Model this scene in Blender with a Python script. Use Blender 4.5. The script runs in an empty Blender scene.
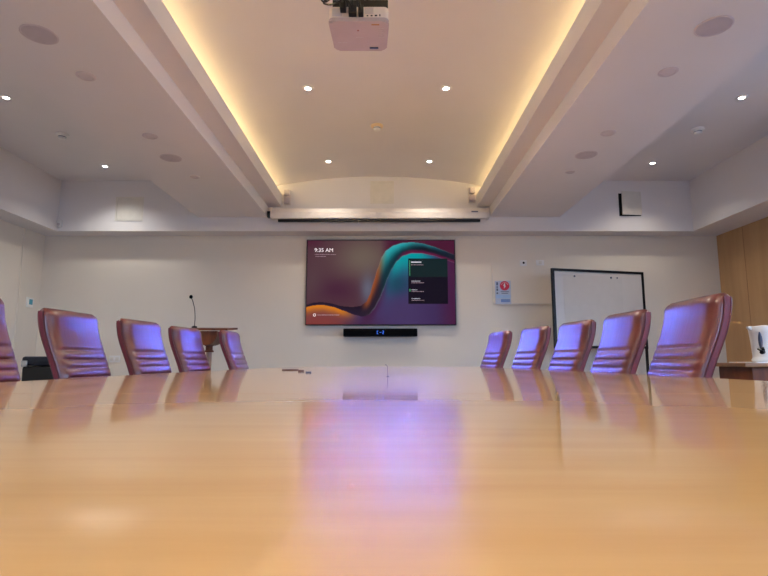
import bpy, bmesh, math, random
from mathutils import Vector, Matrix
random.seed(7)
PI = math.pi
sc = bpy.context.scene
COL = sc.collection
ZC = 0.815                      # camera height (6.5 cm above the table top)

# ------------------------------------------------------------------ materials
def lin(c):
    return tuple(((x / 255) / 12.92 if x / 255 <= 0.04045 else ((x / 255 + 0.055) / 1.055) ** 2.4) for x in c)

def new_mat(name):
    m = bpy.data.materials.new(name); m.use_nodes = True
    nt = m.node_tree
    return m, nt, nt.nodes['Principled BSDF']

def pmat(name, col, rough=0.6, metal=0.0, noise=0.04, nscale=12, bump=0.0, bscale=60, coat=0.0, coat_r=0.1, emit=None, es=1.0, spec=0.5):
    """plain procedural material: slight noise in the colour and an optional fine bump"""
    m, nt, b = new_mat(name)
    c = lin(col)
    tc = nt.nodes.new('ShaderNodeTexCoord')
    n = nt.nodes.new('ShaderNodeTexNoise'); n.inputs['Scale'].default_value = nscale; n.inputs['Detail'].default_value = 3
    nt.links.new(tc.outputs['Object'], n.inputs['Vector'])
    r = nt.nodes.new('ShaderNodeValToRGB')
    r.color_ramp.elements[0].color = tuple(x * (1 - noise) for x in c) + (1,)
    r.color_ramp.elements[1].color = tuple(min(1, x * (1 + noise)) for x in c) + (1,)
    r.color_ramp.elements[0].position = 0.3; r.color_ramp.elements[1].position = 0.7
    nt.links.new(n.outputs['Fac'], r.inputs['Fac']); nt.links.new(r.outputs['Color'], b.inputs['Base Color'])
    b.inputs['Roughness'].default_value = rough; b.inputs['Metallic'].default_value = metal
    b.inputs['Specular IOR Level'].default_value = spec
    if coat: b.inputs['Coat Weight'].default_value = coat; b.inputs['Coat Roughness'].default_value = coat_r
    if bump:
        n2 = nt.nodes.new('ShaderNodeTexNoise'); n2.inputs['Scale'].default_value = bscale; n2.inputs['Detail'].default_value = 4
        nt.links.new(tc.outputs['Object'], n2.inputs['Vector'])
        bp = nt.nodes.new('ShaderNodeBump'); bp.inputs['Strength'].default_value = bump; bp.inputs['Distance'].default_value = 0.005
        nt.links.new(n2.outputs['Fac'], bp.inputs['Height']); nt.links.new(bp.outputs['Normal'], b.inputs['Normal'])
    if emit:
        b.inputs['Emission Color'].default_value = lin(emit) + (1,); b.inputs['Emission Strength'].default_value = es
    return m

def wood_mat(name, dark, light, scale=(1, 1, 1), rough=0.4, coat=0.0, coat_r=0.08, wave=0, spec=0.5, ior=1.5):
    m, nt, b = new_mat(name)
    tc = nt.nodes.new('ShaderNodeTexCoord'); mp = nt.nodes.new('ShaderNodeMapping')
    mp.inputs['Scale'].default_value = scale
    nt.links.new(tc.outputs['Object'], mp.inputs['Vector'])
    n = nt.nodes.new('ShaderNodeTexNoise'); n.inputs['Scale'].default_value = 1; n.inputs['Detail'].default_value = 6; n.inputs['Roughness'].default_value = 0.6
    n.inputs['Distortion'].default_value = 0.4
    nt.links.new(mp.outputs['Vector'], n.inputs['Vector'])
    r = nt.nodes.new('ShaderNodeValToRGB')
    r.color_ramp.elements[0].color = lin(dark) + (1,); r.color_ramp.elements[1].color = lin(light) + (1,)
    r.color_ramp.elements[0].position = 0.3; r.color_ramp.elements[1].position = 0.7
    nt.links.new(n.outputs['Fac'], r.inputs['Fac']); nt.links.new(r.outputs['Color'], b.inputs['Base Color'])
    b.inputs['Roughness'].default_value = rough; b.inputs['Specular IOR Level'].default_value = spec
    b.inputs['Coat Weight'].default_value = coat; b.inputs['Coat Roughness'].default_value = coat_r; b.inputs['Coat IOR'].default_value = ior
    return m

M = {}
M['plaster'] = pmat('white_plaster', (226, 222, 220), 0.75, noise=0.015, nscale=2, bump=0.03, bscale=150)
M['wall'] = pmat('painted_wall', (228, 219, 204), 0.7, noise=0.015, nscale=2, bump=0.04, bscale=120)
M['carpet'] = pmat('mauve_grey_carpet', (112, 108, 120), 0.95, noise=0.2, nscale=120, bump=0.5, bscale=300, spec=0.1)
M['table'] = wood_mat('varnished_beech', (226, 174, 102), (238, 192, 122), (2.2, 26, 8), rough=0.35, coat=1.0, coat_r=0.065, ior=1.5)
M['table_edge'] = wood_mat('beech_edge', (186, 128, 74), (204, 148, 90), (3, 3, 40), rough=0.35, coat=0.5)
M['panel'] = wood_mat('oak_wall_panel', (180, 142, 98), (196, 158, 114), (7, 7, 0.7), rough=0.5)
M['console_wood'] = wood_mat('console_wood', (132, 90, 54), (156, 110, 70), (2, 14, 14), rough=0.4)
M['dark_wood'] = wood_mat('mahogany', (92, 48, 26), (128, 70, 38), (9, 9, 1.5), rough=0.5, coat=0.0, spec=.3)
M['leather_shaded'] = pmat('burgundy_leather_shaded', (112, 34, 44), 0.42, noise=0.12, nscale=9, bump=0.12, bscale=220)  # same leather; the shaded purplish tone of the sides is put in the colour
M['piping'] = pmat('dark_red_piping', (92, 30, 36), 0.4)
M['black'] = pmat('black_plastic', (10, 10, 12), 0.4, spec=.3)
M['tv_black'] = pmat('tv_frame_black', (14, 12, 18), 0.3)
M['black_mesh'] = pmat('black_speaker_cloth', (7, 7, 9), 0.9, spec=.1, bump=0.4, bscale=400)
M['metal'] = pmat('brushed_steel', (170, 170, 172), 0.3, metal=1.0)
M['white_plastic'] = pmat('white_plastic', (232, 230, 226), 0.45)
M['screen_white'] = pmat('housing_white', (222, 214, 206), 0.5)
M['grey_grille'] = pmat('grey_speaker_grille', (196, 186, 188), 0.8, bump=0.6, bscale=500)
M['plaster_cap'] = pmat('off_white_cap', (208, 198, 198), 0.6)
M['lamp'] = pmat('downlight_glow', (255, 250, 240), 0.5, emit=(255, 250, 240), es=20)
M['painted_void'] = pmat('painted_dark_opening', (10, 10, 10), 0.9)
M['board'] = pmat('whiteboard_surface', (206, 200, 192), 0.35, noise=0.03, nscale=5)
M['cream'] = pmat('cream_panel', (220, 215, 204), 0.55)
M['beige_plastic'] = pmat('beige_plastic', (226, 200, 158), 0.5)
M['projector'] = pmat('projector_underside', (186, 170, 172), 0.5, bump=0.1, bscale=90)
M['projector_rear'] = pmat('projector_rear', (226, 214, 204), 0.5)
M['red'] = pmat('sign_red', (196, 24, 62), 0.5)
M['sign_card'] = pmat('sign_card', (186, 196, 214), 0.5)
M['sign_blue'] = pmat('sign_blue', (112, 140, 190), 0.5)
M['sign_dark'] = pmat('sign_dark', (72, 82, 104), 0.5)
M['pink'] = pmat('sign_pink', (240, 170, 165), 0.5)
M['teal_lcd'] = pmat('teal_display', (60, 120, 135), 0.3, emit=(50, 115, 130), es=0.3)
M['blue_led'] = pmat('blue_display', (60, 110, 220), 0.3, emit=(60, 120, 230), es=.6)
M['txt'] = pmat('display_text', (220, 215, 220), 0.5, emit=(215, 208, 212), es=.75)
M['txt_dim'] = pmat('display_text_dim', (120, 100, 110), 0.5, emit=(135, 112, 118), es=.75)
M['txt_green'] = pmat('display_green', (50, 120, 80), 0.5, emit=(45, 120, 75), es=.75)
M['brown_paper'] = pmat('dark_brown_leatherette', (92, 66, 62), 0.5)
M['strip'] = pmat('cove_strip', (255, 220, 150), 0.5, emit=(255, 214, 140), es=3)

def leather():
    m, nt, b = new_mat('burgundy_leather')
    tc = nt.nodes.new('ShaderNodeTexCoord')
    n = nt.nodes.new('ShaderNodeTexNoise'); n.inputs['Scale'].default_value = 9; n.inputs['Detail'].default_value = 5
    nt.links.new(tc.outputs['Object'], n.inputs['Vector'])
    r = nt.nodes.new('ShaderNodeValToRGB')
    r.color_ramp.elements[0].color = lin((90, 26, 20)) + (1,); r.color_ramp.elements[1].color = lin((108, 38, 28)) + (1,)
    nt.links.new(n.outputs['Fac'], r.inputs['Fac']); nt.links.new(r.outputs['Color'], b.inputs['Base Color'])
    b.inputs['Roughness'].default_value = 0.34; b.inputs['Specular IOR Level'].default_value = 0.5
    b.inputs['Coat Weight'].default_value = 0.9; b.inputs['Coat IOR'].default_value = 1.65; b.inputs['Coat Roughness'].default_value = 0.27
    # creases running up the panel plus fine grain
    mp = nt.nodes.new('ShaderNodeMapping'); mp.inputs['Scale'].default_value = (4, 20, 4.0)
    nt.links.new(tc.outputs['Object'], mp.inputs['Vector'])
    n2 = nt.nodes.new('ShaderNodeTexNoise'); n2.inputs['Scale'].default_value = 1; n2.inputs['Detail'].default_value = 3; n2.inputs['Distortion'].default_value = 1.1
    nt.links.new(mp.outputs['Vector'], n2.inputs['Vector'])
    n3 = nt.nodes.new('ShaderNodeTexNoise'); n3.inputs['Scale'].default_value = 220
    nt.links.new(tc.outputs['Object'], n3.inputs['Vector'])
    b1 = nt.nodes.new('ShaderNodeBump'); b1.inputs['Strength'].default_value = 0.22; b1.inputs['Distance'].default_value = 0.006
    b2 = nt.nodes.new('ShaderNodeBump'); b2.inputs['Strength'].default_value = 0.08; b2.inputs['Distance'].default_value = 0.002
    nt.links.new(n2.outputs['Fac'], b1.inputs['Height']); nt.links.new(n3.outputs['Fac'], b2.inputs['Height'])
    nt.links.new(b1.outputs['Normal'], b2.inputs['Normal']); nt.links.new(b2.outputs['Normal'], b.inputs['Normal'])
    return m
M['leather'] = leather()

def pane_mat():
    m = bpy.data.materials.new('window_glass'); m.use_nodes = True; nt = m.node_tree
    nt.nodes.clear()
    o = nt.nodes.new('ShaderNodeOutputMaterial'); mx = nt.nodes.new('ShaderNodeMixShader')
    t = nt.nodes.new('ShaderNodeBsdfTransparent'); g = nt.nodes.new('ShaderNodeBsdfGlossy'); g.inputs['Roughness'].default_value = 0.02
    mx.inputs['Fac'].default_value = 0.06
    nt.links.new(t.outputs[0], mx.inputs[1]); nt.links.new(g.outputs[0], mx.inputs[2]); nt.links.new(mx.outputs[0], o.inputs['Surface'])
    return m
M['pane'] = pane_mat()

# ------------------------------------------------------------------ mesh helpers
def bx(bm, x0, x1, y0, y1, z0, z1, bev=0.0, seg=2):
    r = bmesh.ops.create_cube(bm, size=1)
    vs = r['verts']
    for v in vs:
        v.co = Vector(((x0 + x1) / 2 + v.co.x * (x1 - x0), (y0 + y1) / 2 + v.co.y * (y1 - y0), (z0 + z1) / 2 + v.co.z * (z1 - z0)))
    if bev:
        es = list({e for v in vs for e in v.link_edges})
        bmesh.ops.bevel(bm, geom=es, offset=bev, segments=seg, affect='EDGES', profile=0.5)
    return vs

def lathe(bm, prof, c=(0, 0, 0), n=24, cap=True, mat=None):
    rings = []
    for r, z in prof:
        rings.append([bm.verts.new((c[0] + r * math.cos(2 * PI * i / n), c[1] + r * math.sin(2 * PI * i / n), c[2] + z)) for i in range(n)])
    for a, b in zip(rings, rings[1:]):
        for i in range(n):
            bm.faces.new((a[i], a[(i + 1) % n], b[(i + 1) % n], b[i]))
    if cap:
        bm.faces.new(rings[0][::-1]); bm.faces.new(rings[-1])
    return rings

def tube(bm, pts, r, n=8):
    pts = [Vector(p) for p in pts]
    rs = r if isinstance(r, (list, tuple)) else [r] * len(pts)
    rings = []; up = None
    for i, p in enumerate(pts):
        d = (pts[min(i + 1, len(pts) - 1)] - pts[max(i - 1, 0)]).normalized()
        if up is None:
            up = Vector((0, 0, 1)) if abs(d.z) < 0.9 else Vector((1, 0, 0))
        s = d.cross(up).normalized(); up = s.cross(d).normalized()
        rings.append([bm.verts.new(p + (s * math.cos(2 * PI * k / n) + up * math.sin(2 * PI * k / n)) * rs[i]) for k in range(n)])
    for a, b in zip(rings, rings[1:]):
        for i in range(n):
            bm.faces.new((a[i], a[(i + 1) % n], b[(i + 1) % n], b[i]))
    bm.faces.new(rings[0][::-1]); bm.faces.new(rings[-1])

def prism(bm, poly, axis, a, b):
    """extrude a 2-D polygon: axis 'y' -> poly is (x,z); 'z' -> (x,y); 'x' -> (y,z)"""
    def P(u, v, w):
        return {'y': (u, w, v), 'z': (u, v, w), 'x': (w, u, v)}[axis]
    A = [bm.verts.new(P(u, v, a)) for u, v in poly]; B = [bm.verts.new(P(u, v, b)) for u, v in poly]
    n = len(poly)
    for i in range(n):
        bm.faces.new((A[i], A[(i + 1) % n], B[(i + 1) % n], B[i]))
    bm.faces.new(A[::-1]); bm.faces.new(B)

def spline(pts, k=8):
    pts = [Vector(p) for p in pts]; out = []
    P = [pts[0]] + pts + [pts[-1]]
    for i in range(1, len(P) - 2):
        for j in range(k):
            t = j / k; a, b, c, d = P[i - 1:i + 3]
            out.append(0.5 * ((2 * b) + (c - a) * t + (2 * a - 5 * b + 4 * c - d) * t * t + (3 * b - a - 3 * c + d) * t ** 3))
    out.append(pts[-1]); return out

def obj(name, bm, mat, parent=None, smooth=False, loc=None):
    bmesh.ops.recalc_face_normals(bm, faces=bm.faces)
    me = bpy.data.meshes.new(name); bm.to_mesh(me); bm.free()
    mats = mat if isinstance(mat, (list, tuple)) else [mat]
    for m in mats: me.materials.append(m)
    o = bpy.data.objects.new(name, me); COL.objects.link(o)
    if parent: o.parent = parent
    if loc: o.location = loc
    if smooth:
        me.polygons.foreach_set('use_smooth', [True] * len(me.polygons))
        try: me.set_sharp_from_angle(angle=math.radians(smooth if smooth is not True else 40))
        except Exception: pass
    return o

def box(name, dims, mat, parent=None, bev=0.0):
    bm = bmesh.new(); bx(bm, *dims, bev=bev)
    return obj(name, bm, mat, parent, smooth=bool(bev))

def thing(name, label, cat, loc=(0, 0, 0), rz=0, group=None):
    o = bpy.data.objects.new(name, None); COL.objects.link(o)
    o.empty_display_size = 0.1
    o.location = loc; o.rotation_euler = (0, 0, rz); o['label'] = label; o['category'] = cat
    if group: o['group'] = group
    return o

def tag(o, label, cat, group=None):
    o['label'] = label; o['category'] = cat
    if group: o['group'] = group
    return o

def struct(name, bm, mat, parent=None, smooth=False):
    o = obj(name, bm, mat, parent, smooth)
    if not parent: o['kind'] = 'structure'
    return o

def dup(root, loc, rz, label, group=None):
    r = root.copy(); COL.objects.link(r); r.location = loc; r.rotation_euler = (0, 0, rz); r['label'] = label
    if group: r['group'] = group
    for ch in list(root.children):
        c = ch.copy(); COL.objects.link(c); c.parent = r
        for g in list(ch.children):
            d = g.copy(); COL.objects.link(d); d.parent = c
    return r

def text(name, s, size, mat, parent, loc, rot, weight=0.0):
    cu = bpy.data.curves.new(name, 'FONT'); cu.body = s; cu.size = size; cu.extrude = 0.0005; cu.offset = weight
    cu.materials.append(mat)
    o = bpy.data.objects.new(name, cu); COL.objects.link(o); o.parent = parent; o.location = loc; o.rotation_euler = rot
    bpy.context.view_layer.update()
    dg = bpy.context.evaluated_depsgraph_get()
    me = bpy.data.meshes.new_from_object(o.evaluated_get(dg)); bpy.data.objects.remove(o)
    o = bpy.data.objects.new(name, me); COL.objects.link(o); o.parent = parent; o.location = loc; o.rotation_euler = rot
    if not me.materials: me.materials.append(mat)
    return o

# ------------------------------------------------------------------ room
XL, XR, Y0, Y1 = -4.36, 4.28, -3.9, 6.70
ZB, ZU, ZK = 2.398, 2.575, 3.045       # bulkhead underside, beam underside, side ceilings
FY = 6.44                               # face of the front bulkhead
bm = bmesh.new(); bx(bm, XL - .15, XR + .15, Y0 - .15, Y1 + .15, -0.1, 0)
struct('floor', bm, M['carpet'])
bm = bmesh.new(); bx(bm, XL - .15, XR + .15, Y1, Y1 + .15, 0, 3.3); struct('wall_front', bm, M['wall'])
bm = bmesh.new(); bx(bm, XL - .15, XL, Y0, Y1, 0, 3.3)
struct('wall_left', bm, M['wall'])
# thin joint cover running up the left wall
bm = bmesh.new(); bx(bm, XL, XL + .012, 6.29, 6.33, 0.1, ZB); struct('trim_7', bm, M['wall'])

def wall_with_holes(name, axis, t0, t1, a0, a1, z1, holes, mat):
    """wall slab with rectangular openings; axis 'x' slab normal x (runs along y), 'y' normal y (runs along x)"""
    bm = bmesh.new(); cur = a0
    def add(u0, u1, z0, z2):
        if u1 - u0 < 1e-4 or z2 - z0 < 1e-4: return
        if axis == 'x': bx(bm, t0, t1, u0, u1, z0, z2)
        else: bx(bm, u0, u1, t0, t1, z0, z2)
    for (h0, h1, b, t) in holes:
        add(cur, h0, 0, z1); add(h0, h1, 0, b); add(h0, h1, t, z1); cur = h1
    add(cur, a1, 0, z1)
    return struct(name, bm, mat)

def window(n, axis, t, h0, h1, b, tp):
    """opening frame + pane"""
    bm = bmesh.new(); w = .05
    def add(u0, u1, z0, z2):
        if axis == 'x': bx(bm, t - .03, t + .03, u0, u1, z0, z2)
        else: bx(bm, u0, u1, t - .03, t + .03, z0, z2)
    add(h0, h1, b, b + w); add(h0, h1, tp - w, tp); add(h0, h0 + w, b + w, tp - w); add(h1 - w, h1, b + w, tp - w)
    m = (h0 + h1) / 2; add(m - .02, m + .02, b + w, tp - w)
    f = struct('window_%d' % n, bm, M['white_plastic'])
    bm = bmesh.new()
    for (p, q) in ((h0 + w, m - .02), (m + .02, h1 - w)):
        if axis == 'x': bx(bm, t - .004, t + .004, p, q, b + w, tp - w)
        else: bx(bm, p, q, t - .004, t + .004, b + w, tp - w)
    obj('pane', bm, M['pane'], f)
    # portal so the sky outside is sampled well
    L = bpy.data.lights.new('sky_portal', 'AREA'); L.shape = 'RECTANGLE'; L.size = h1 - h0; L.size_y = tp - b
    L.cycles.is_portal = True
    o = bpy.data.objects.new('sky_portal', L); COL.objects.link(o)
    if axis == 'x':
        o.location = (t + .12, m, (b + tp) / 2); o.rotation_euler = (PI / 2, 0, PI / 2)
    else:
        o.location = (m, t - .12, (b + tp) / 2); o.rotation_euler = (PI / 2, 0, 0) 
    return f

WR = [(-3.2, -1.1, 0.9, 2.3), (-0.7, 1.4, 0.9, 2.3), (1.8, 3.9, 0.9, 2.3)]
wall_with_holes('wall_right', 'x', XR, XR + .15, Y0, Y1, 3.3, WR, M['panel'])
for i, h in enumerate(WR): window(i + 1, 'x', XR + .08, *h)
WB = [(-3.6, -1.4, 0.9, 2.3), (1.3, 3.5, 0.9, 2.3)]
wall_with_holes('wall_back', 'y', Y0 - .15, Y0, XL - .15, XR + .15, 3.3, WB, M['wall'])
for i, h in enumerate(WB): window(i + 4, 'y', Y0 - .08, *h)

# ceilings: two flat side ceilings and the shallow vault between the beams
VX, VA, VR = -0.06, 3.100, 6.95
def vz(x): return VA - (VR - math.sqrt(VR * VR - (x - VX) ** 2))
bm = bmesh.new()
bx(bm, XL - .1, -2.315, Y0, Y1, ZK, ZK + .2); bx(bm, 2.18, XR + .1, Y0, Y1, ZK, ZK + .2)
N = 40
low = [(-1.58 + (1.46 + 1.58) * i / N) for i in range(N + 1)]
poly = [(x, vz(x)) for x in low] + [(1.46, 3.3), (-1.58, 3.3)]
prism(bm, poly, 'y', Y0, FY + .1)
struct('ceiling', bm, M['plaster'], smooth=30)

def beam(n, xo, xi, xl, s):
    # s=+1: beam whose inner side faces +x
    p = [(xo, ZU), (xi, ZU), (xi, 2.705), (xl, 2.705), (xl, 2.862), (xl - .018 * s, 2.862), (xl - .018 * s, 2.735), (xl - .26 * s, 2.735), (xl - .26 * s, 3.3), (xo, 3.3)]
    bm = bmesh.new(); prism(bm, p, 'y', Y0, FY)
    return struct('trim_%d' % n, bm, M['plaster'])
beam(1, -2.315, -1.44, -1.276, 1)
beam(2, 2.18, 1.31, 1.16, -1)
# bulkheads
bm = bmesh.new(); bx(bm, XL, -4.05, Y0, Y1, ZB, ZK); struct('trim_3', bm, M['plaster'])
bm = bmesh.new(); bx(bm, 3.835, XR, Y0, Y1, ZB, ZK); struct('trim_4', bm, M['plaster'])
bm = bmesh.new(); bx(bm, -4.05, 3.835, FY, Y1, ZB, ZK); bx(bm, -1.54, 1.42, FY, Y1, ZK, 3.3)
struct('trim_5', bm, M['plaster'])
# thin shadow-gap strip under the front bulkhead
bm = bmesh.new(); bx(bm, XL + .31, XR - .45, Y1 - .012, Y1, ZB - .028, ZB - .016); struct('trim_6', bm, M['wall'])
for n, d in (('front', (XL, XR, Y1 - .015, Y1, 0, .1)), ('left', (XL, XL + .015, Y0, Y1 - .015, 0, .1)), ('right', (XR - .015, XR, Y0, Y1 - .015, 0, .1))):
    bm = bmesh.new(); bx(bm, *d); struct('baseboard_' + n, bm, M['white_plastic'])
# joints between the oak panels are modelled as slim grooves strips
bm = bmesh.new()
for y in (4.5, 5.35, 6.2):
    bx(bm, XR - .002, XR + .001, y, y + .006, 0.1, ZB)
struct('trim_8', bm, M['console_wood'])

# ------------------------------------------------------------------ conference table
TC = 0.04; TY0, TY1 = -1.9, 5.32; TZ = 0.75
def half_w(y):
    t = (y - 1.4) / 3.9
    return 1.17 - 0.31 * t * t if t > 0 else 1.17 - 0.13 * t * t
def table_outline(inset=0):
    pts = []
    R = 0.28; ye = TY1 - inset
    n = 40
    ys = [TY0 + R + (TY1 - R - TY0 - R) * i / n for i in range(n + 1)]
    right = [(TC + half_w(y) - inset, y) for y in ys]
    w = half_w(ys[-1]) - inset
    for i in range(1, 9):
        a = i / 8 * PI / 2
        right.append((TC + w - R + R * math.cos(a), ys[-1] + (R - inset) * math.sin(a)))
    top = [(TC + x, ye + 0.05 * (1 - (x / (w - R)) ** 2)) for x in [(w - R) * (1 - 2 * i / 12) for i in range(1, 12)]]
    left = [(2 * TC - x, y) for x, y in reversed(right)]
    w0 = half_w(ys[0]) - inset
    bot = [(TC - w0 + .28, TY0 + inset), (TC + w0 - .28, TY0 + inset)]
    return right + top + left + bot
tb = thing('conference_table', 'long glossy golden beech boardroom table running from the camera towards the television', 'table', (0, 0, 0))
bm = bmesh.new(); o1 = table_outline(0)
def ring(z, ins): return [bm.verts.new((x, y, z)) for x, y in table_outline(ins)]
rg = [ring(TZ, .012), ring(TZ - .003, .004), ring(TZ - .010, 0)]
n = len(o1)
for a, b in zip(rg, rg[1:]):
    for i in range(n): bm.faces.new((a[i], a[(i + 1) % n], b[(i + 1) % n], b[i]))
bm.faces.new(rg[0]); bm.faces.new(rg[-1][::-1])
obj('tabletop', bm, M['table'], tb)
bm = bmesh.new()
A = ring(TZ - .0101, .003); B = ring(TZ - .045, .003)
for i in range(n): bm.faces.new((A[i], A[(i + 1) % n], B[(i + 1) % n], B[i]))
bm.faces.new(A); bm.faces.new(B[::-1])
obj('edge_band', bm, M['table_edge'], tb)
for y in (-1.0, 1.7, 4.3):
    bm = bmesh.new(); bx(bm, TC - .35, TC + .35, y - .05, y + .05, .03, TZ - .0451); bx(bm, TC - .45, TC + .45, y - .09, y + .09, 0, .03, bev=.008)
    obj('pedestal', bm, M['table_edge'], tb)
for y in (1.05, 2.7, 4.1):
    bm = bmesh.new()   # fine joint line between two table sections
    bx(bm, TC - half_w(y) + .012, TC + half_w(y) - .012, y - .001, y + .001, TZ - .001, TZ + .0001)
    obj('joint_strip', bm, M['table_edge'], tb)

# ------------------------------------------------------------------ chairs
HT = 0.268 + ZC          # top of the backrest
BP = [(-.375, .165), (-.30, .162), (-.20, .143), (-.06, .102), (.037, .062), (.136, .020), (.20, .006), (.268, 0.0)]
def backx(zr):
    for (z0, x0), (z1, x1) in zip(BP, BP[1:]):
        if zr <= z1:
            t = max(0, (zr - z0) / (z1 - z0)); t = t
            return x0 + (x1 - x0) * t
    return BP[-1][1]
def backs(zr):  # smoothed
    return sum(backx(zr + d) for d in (-.05, -.033, -.017, 0, .017, .033, .05)) / 7 - (0.0 if zr < .2 else 0)
HW = 0.230
def make_chair(label, group):
    t = thing('leather_chair', label, 'chair', (0, 0, 0), 0, group)
    # local frame: +x is the way the sitter faces, y is the width
    bm = bmesh.new()
    zs = [-.375 + (.262 + .375) * i / 96 for i in range(97)]
    rings = []
    top = .268
    seams = [.052, .004, -.042, -.09, -.14, -.19, -.24]
    for z in zs:
        b = backs(z); th = .068
        e = (top - z)
        rt = .045
        k = 1.0
        if e < rt: k = math.sqrt(max(0, 1 - ((rt - e) / rt) ** 2))
        hw = HW - (.022 * (1 - k)) - 0.012 * max(0, (.05 - z)) / .4
        fx = b + .014 + (th - .014) * (0.25 + 0.75 * k)
        bxx = b + (1 - k) * .008
        sec = []
        # front surface from y=-hw to hw
        nF = 28
        if z < seams[0] + .001:
            q = 0
            for s0, s1 in zip(seams, seams[1:]):
                if s1 <= z <= s0:
                    u = (z - s1) / (s0 - s1); q = math.sin(PI * u) ** 0.45
            roll = .016 * (q - 1) if z > seams[-1] else -.006
        else:
            u = (z - seams[0]); roll = .016 * (min(1, u / .018) ** .6 - 1)
        r = .055
        for i in range(nF + 1):
            y = -hw + 2 * hw * (0.5 - 0.5 * math.cos(PI * i / nF))
            ed = hw - abs(y)
            f = 1.0 if ed >= r else math.sqrt(max(0, 1 - ((r - ed) / r) ** 2))
            inner = min(1, max(0, (ed - .03) / .02))
            dome = .010 * max(0, 1 - (y / hw) ** 2) if z > seams[0] else .008 * max(0, 1 - (y / hw) ** 2)
            x = (fx - .036) + .036 * f + roll * (0.25 + .75 * inner) + dome
            sec.append((x, y))
        sec.append((bxx + .006, hw)); sec.append((bxx, hw - .006)); sec.append((bxx, 0)); sec.append((bxx, -hw + .006)); sec.append((bxx + .006, -hw))
        rings.append([bm.verts.new((x, y, z + ZC)) for x, y in sec])
    m = len(rings[0])
    for a, b in zip(rings, rings[1:]):
        for i in range(m): bm.faces.new((a[i], a[(i + 1) % m], b[(i + 1) % m], b[i]))
    bm.faces.new(rings[0][::-1])
    # rounded cap
    c = [bm.verts.new((v.co.x * .5 + (backs(.262) + .03) * .5, v.co.y * .985, top + ZC)) for v in rings[-1]]
    for i in range(m): bm.faces.new((rings[-1][i], rings[-1][(i + 1) % m], c[(i + 1) % m], c[i]))
    bm.faces.new(c)
    obj('backrest', bm, M['leather'], t, smooth=75)
    # side gussets: same leather, shade put in its colour; piping along both seams
    for s in (-1, 1):
        bm = bmesh.new()
        L = []
        for z in [-.36 + (.252 + .36) * i / 50 for i in range(51)]:
            b = backs(z); hw = HW - 0.012 * max(0, (.05 - z)) / .4 - (0 if z < .238 else (z - .238) * .25)
            L.append([bm.verts.new((b + .004, s * (hw - .003), z + ZC)), bm.verts.new((b + .004, s * (hw + .004), z + ZC)), bm.verts.new((b + .030, s * (hw + .004), z + ZC)), bm.verts.new((b + .030, s * (hw - .003), z + ZC))])
        for a, b_ in zip(L, L[1:]):
            for i in range(4): bm.faces.new((a[i], a[(i + 1) % 4], b_[(i + 1) % 4], b_[i]))
        bm.faces.new(L[0][::-1]); bm.faces.new(L[-1])
        g = obj('side_panel', bm, M['leather_shaded'], t, smooth=30)
        for dx in (.004, .030):
            bm = bmesh.new()
            tube(bm, [(backs(z) + dx, s * (HW + .004 - 0.012 * max(0, (.05 - z)) / .4 - (0 if z < .238 else (z - .238) * .25)), z + ZC) for z in [-.36 + .61 * i / 30 for i in range(31)]], .0028, 6)
            obj('piping', bm, M['piping'], g, smooth=True)
    # seat
    bm = bmesh.new(); bx(bm, .20, .70, -.25, .25, .41, .50, bev=.03, seg=4); obj('seat', bm, M['leather'], t, smooth=True)
    bm = bmesh.new(); bx(bm, .16, .27, -.2, .2, .395, .44, bev=.01); bx(bm, .30, .58, -.12, .12, .375, .4099, bev=.008); obj('seat_plate', bm, M['black'], t, smooth=True)
    bm = bmesh.new(); lathe(bm, [(.035, .09), (.035, .22), (.025, .2201), (.025, .375)], (.45, 0, 0), 16); obj('column', bm, M['metal'], t, smooth=True)
    for k in range(5):
        a = 2 * PI * k / 5 + .3
        bm = bmesh.new(); c0 = Vector((.45, 0, .11)); d = Vector((math.cos(a), math.sin(a), 0))
        tube(bm, [c0, c0 + d * .15 - Vector((0, 0, .02)), c0 + d * .29 - Vector((0, 0, .045))], [.028, .022, .015], 8)
        lg = obj('leg', bm, M['metal'], t, smooth=True)
        e = c0 + d * .275
        bm = bmesh.new(); s = Vector((-d.y, d.x, 0))
        for w in (-.014, .014):
            tube(bm, [e + s * (w - .008) + Vector((0, 0, .025 - e.z)), e + s * (w + .008) + Vector((0, 0, .025 - e.z))], .025, 12)
        obj('caster', bm, M['black'], lg, smooth=True)
    return t

# near and far ends of each backrest's top edge, seen from above
def place(a, b):
    """a near, b far (x, y) of the front top edge; returns centre and yaw for a chair facing the table"""
    c = ((a[0] + b[0]) / 2, (a[1] + b[1]) / 2)
    d = math.atan2(b[0] - a[0], b[1] - a[1])
    return c, d
chairs = [
    ('R', (1.375, 2.09), (1.40, 2.59), 'burgundy leather chair nearest the camera on the right of the table, beside the white jug'),
    ('R', (1.40, 2.79), (1.39, 3.28), 'burgundy leather chair second from the camera on the right, in front of the whiteboard edge'),
    ('R', (1.395, 3.50), (1.345, 4.0), 'burgundy leather chair in the middle of the right row, in front of the whiteboard'),
    ('R', (1.30, 4.15), (1.225, 4.65), 'burgundy leather chair fourth from the camera on the right, below the wall hatch'),
    ('R', (1.165, 4.87), (1.085, 5.34), 'farthest burgundy leather chair on the right side, below the red sign'),
    ('L', (-1.65, 1.77), (-1.625, 2.27), 'burgundy leather chair nearest the camera on the left, cut off by the picture edge'),
    ('L', (-1.75, 2.72), (-1.735, 3.2), 'burgundy leather chair second on the left, in front of the black equipment case'),
    ('L', (-1.70, 3.42), (-1.65, 3.91), 'burgundy leather chair in the middle of the left row, between the wall socket and lectern'),
    ('L', (-1.68, 4.20), (-1.62, 4.69), 'burgundy leather chair overlapping the left end of the lectern'),
    ('L', (-1.45, 4.75), (-1.44, 5.25), 'farthest burgundy leather chair on the left side, against the right end of the lectern'),
]
first = None
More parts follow.
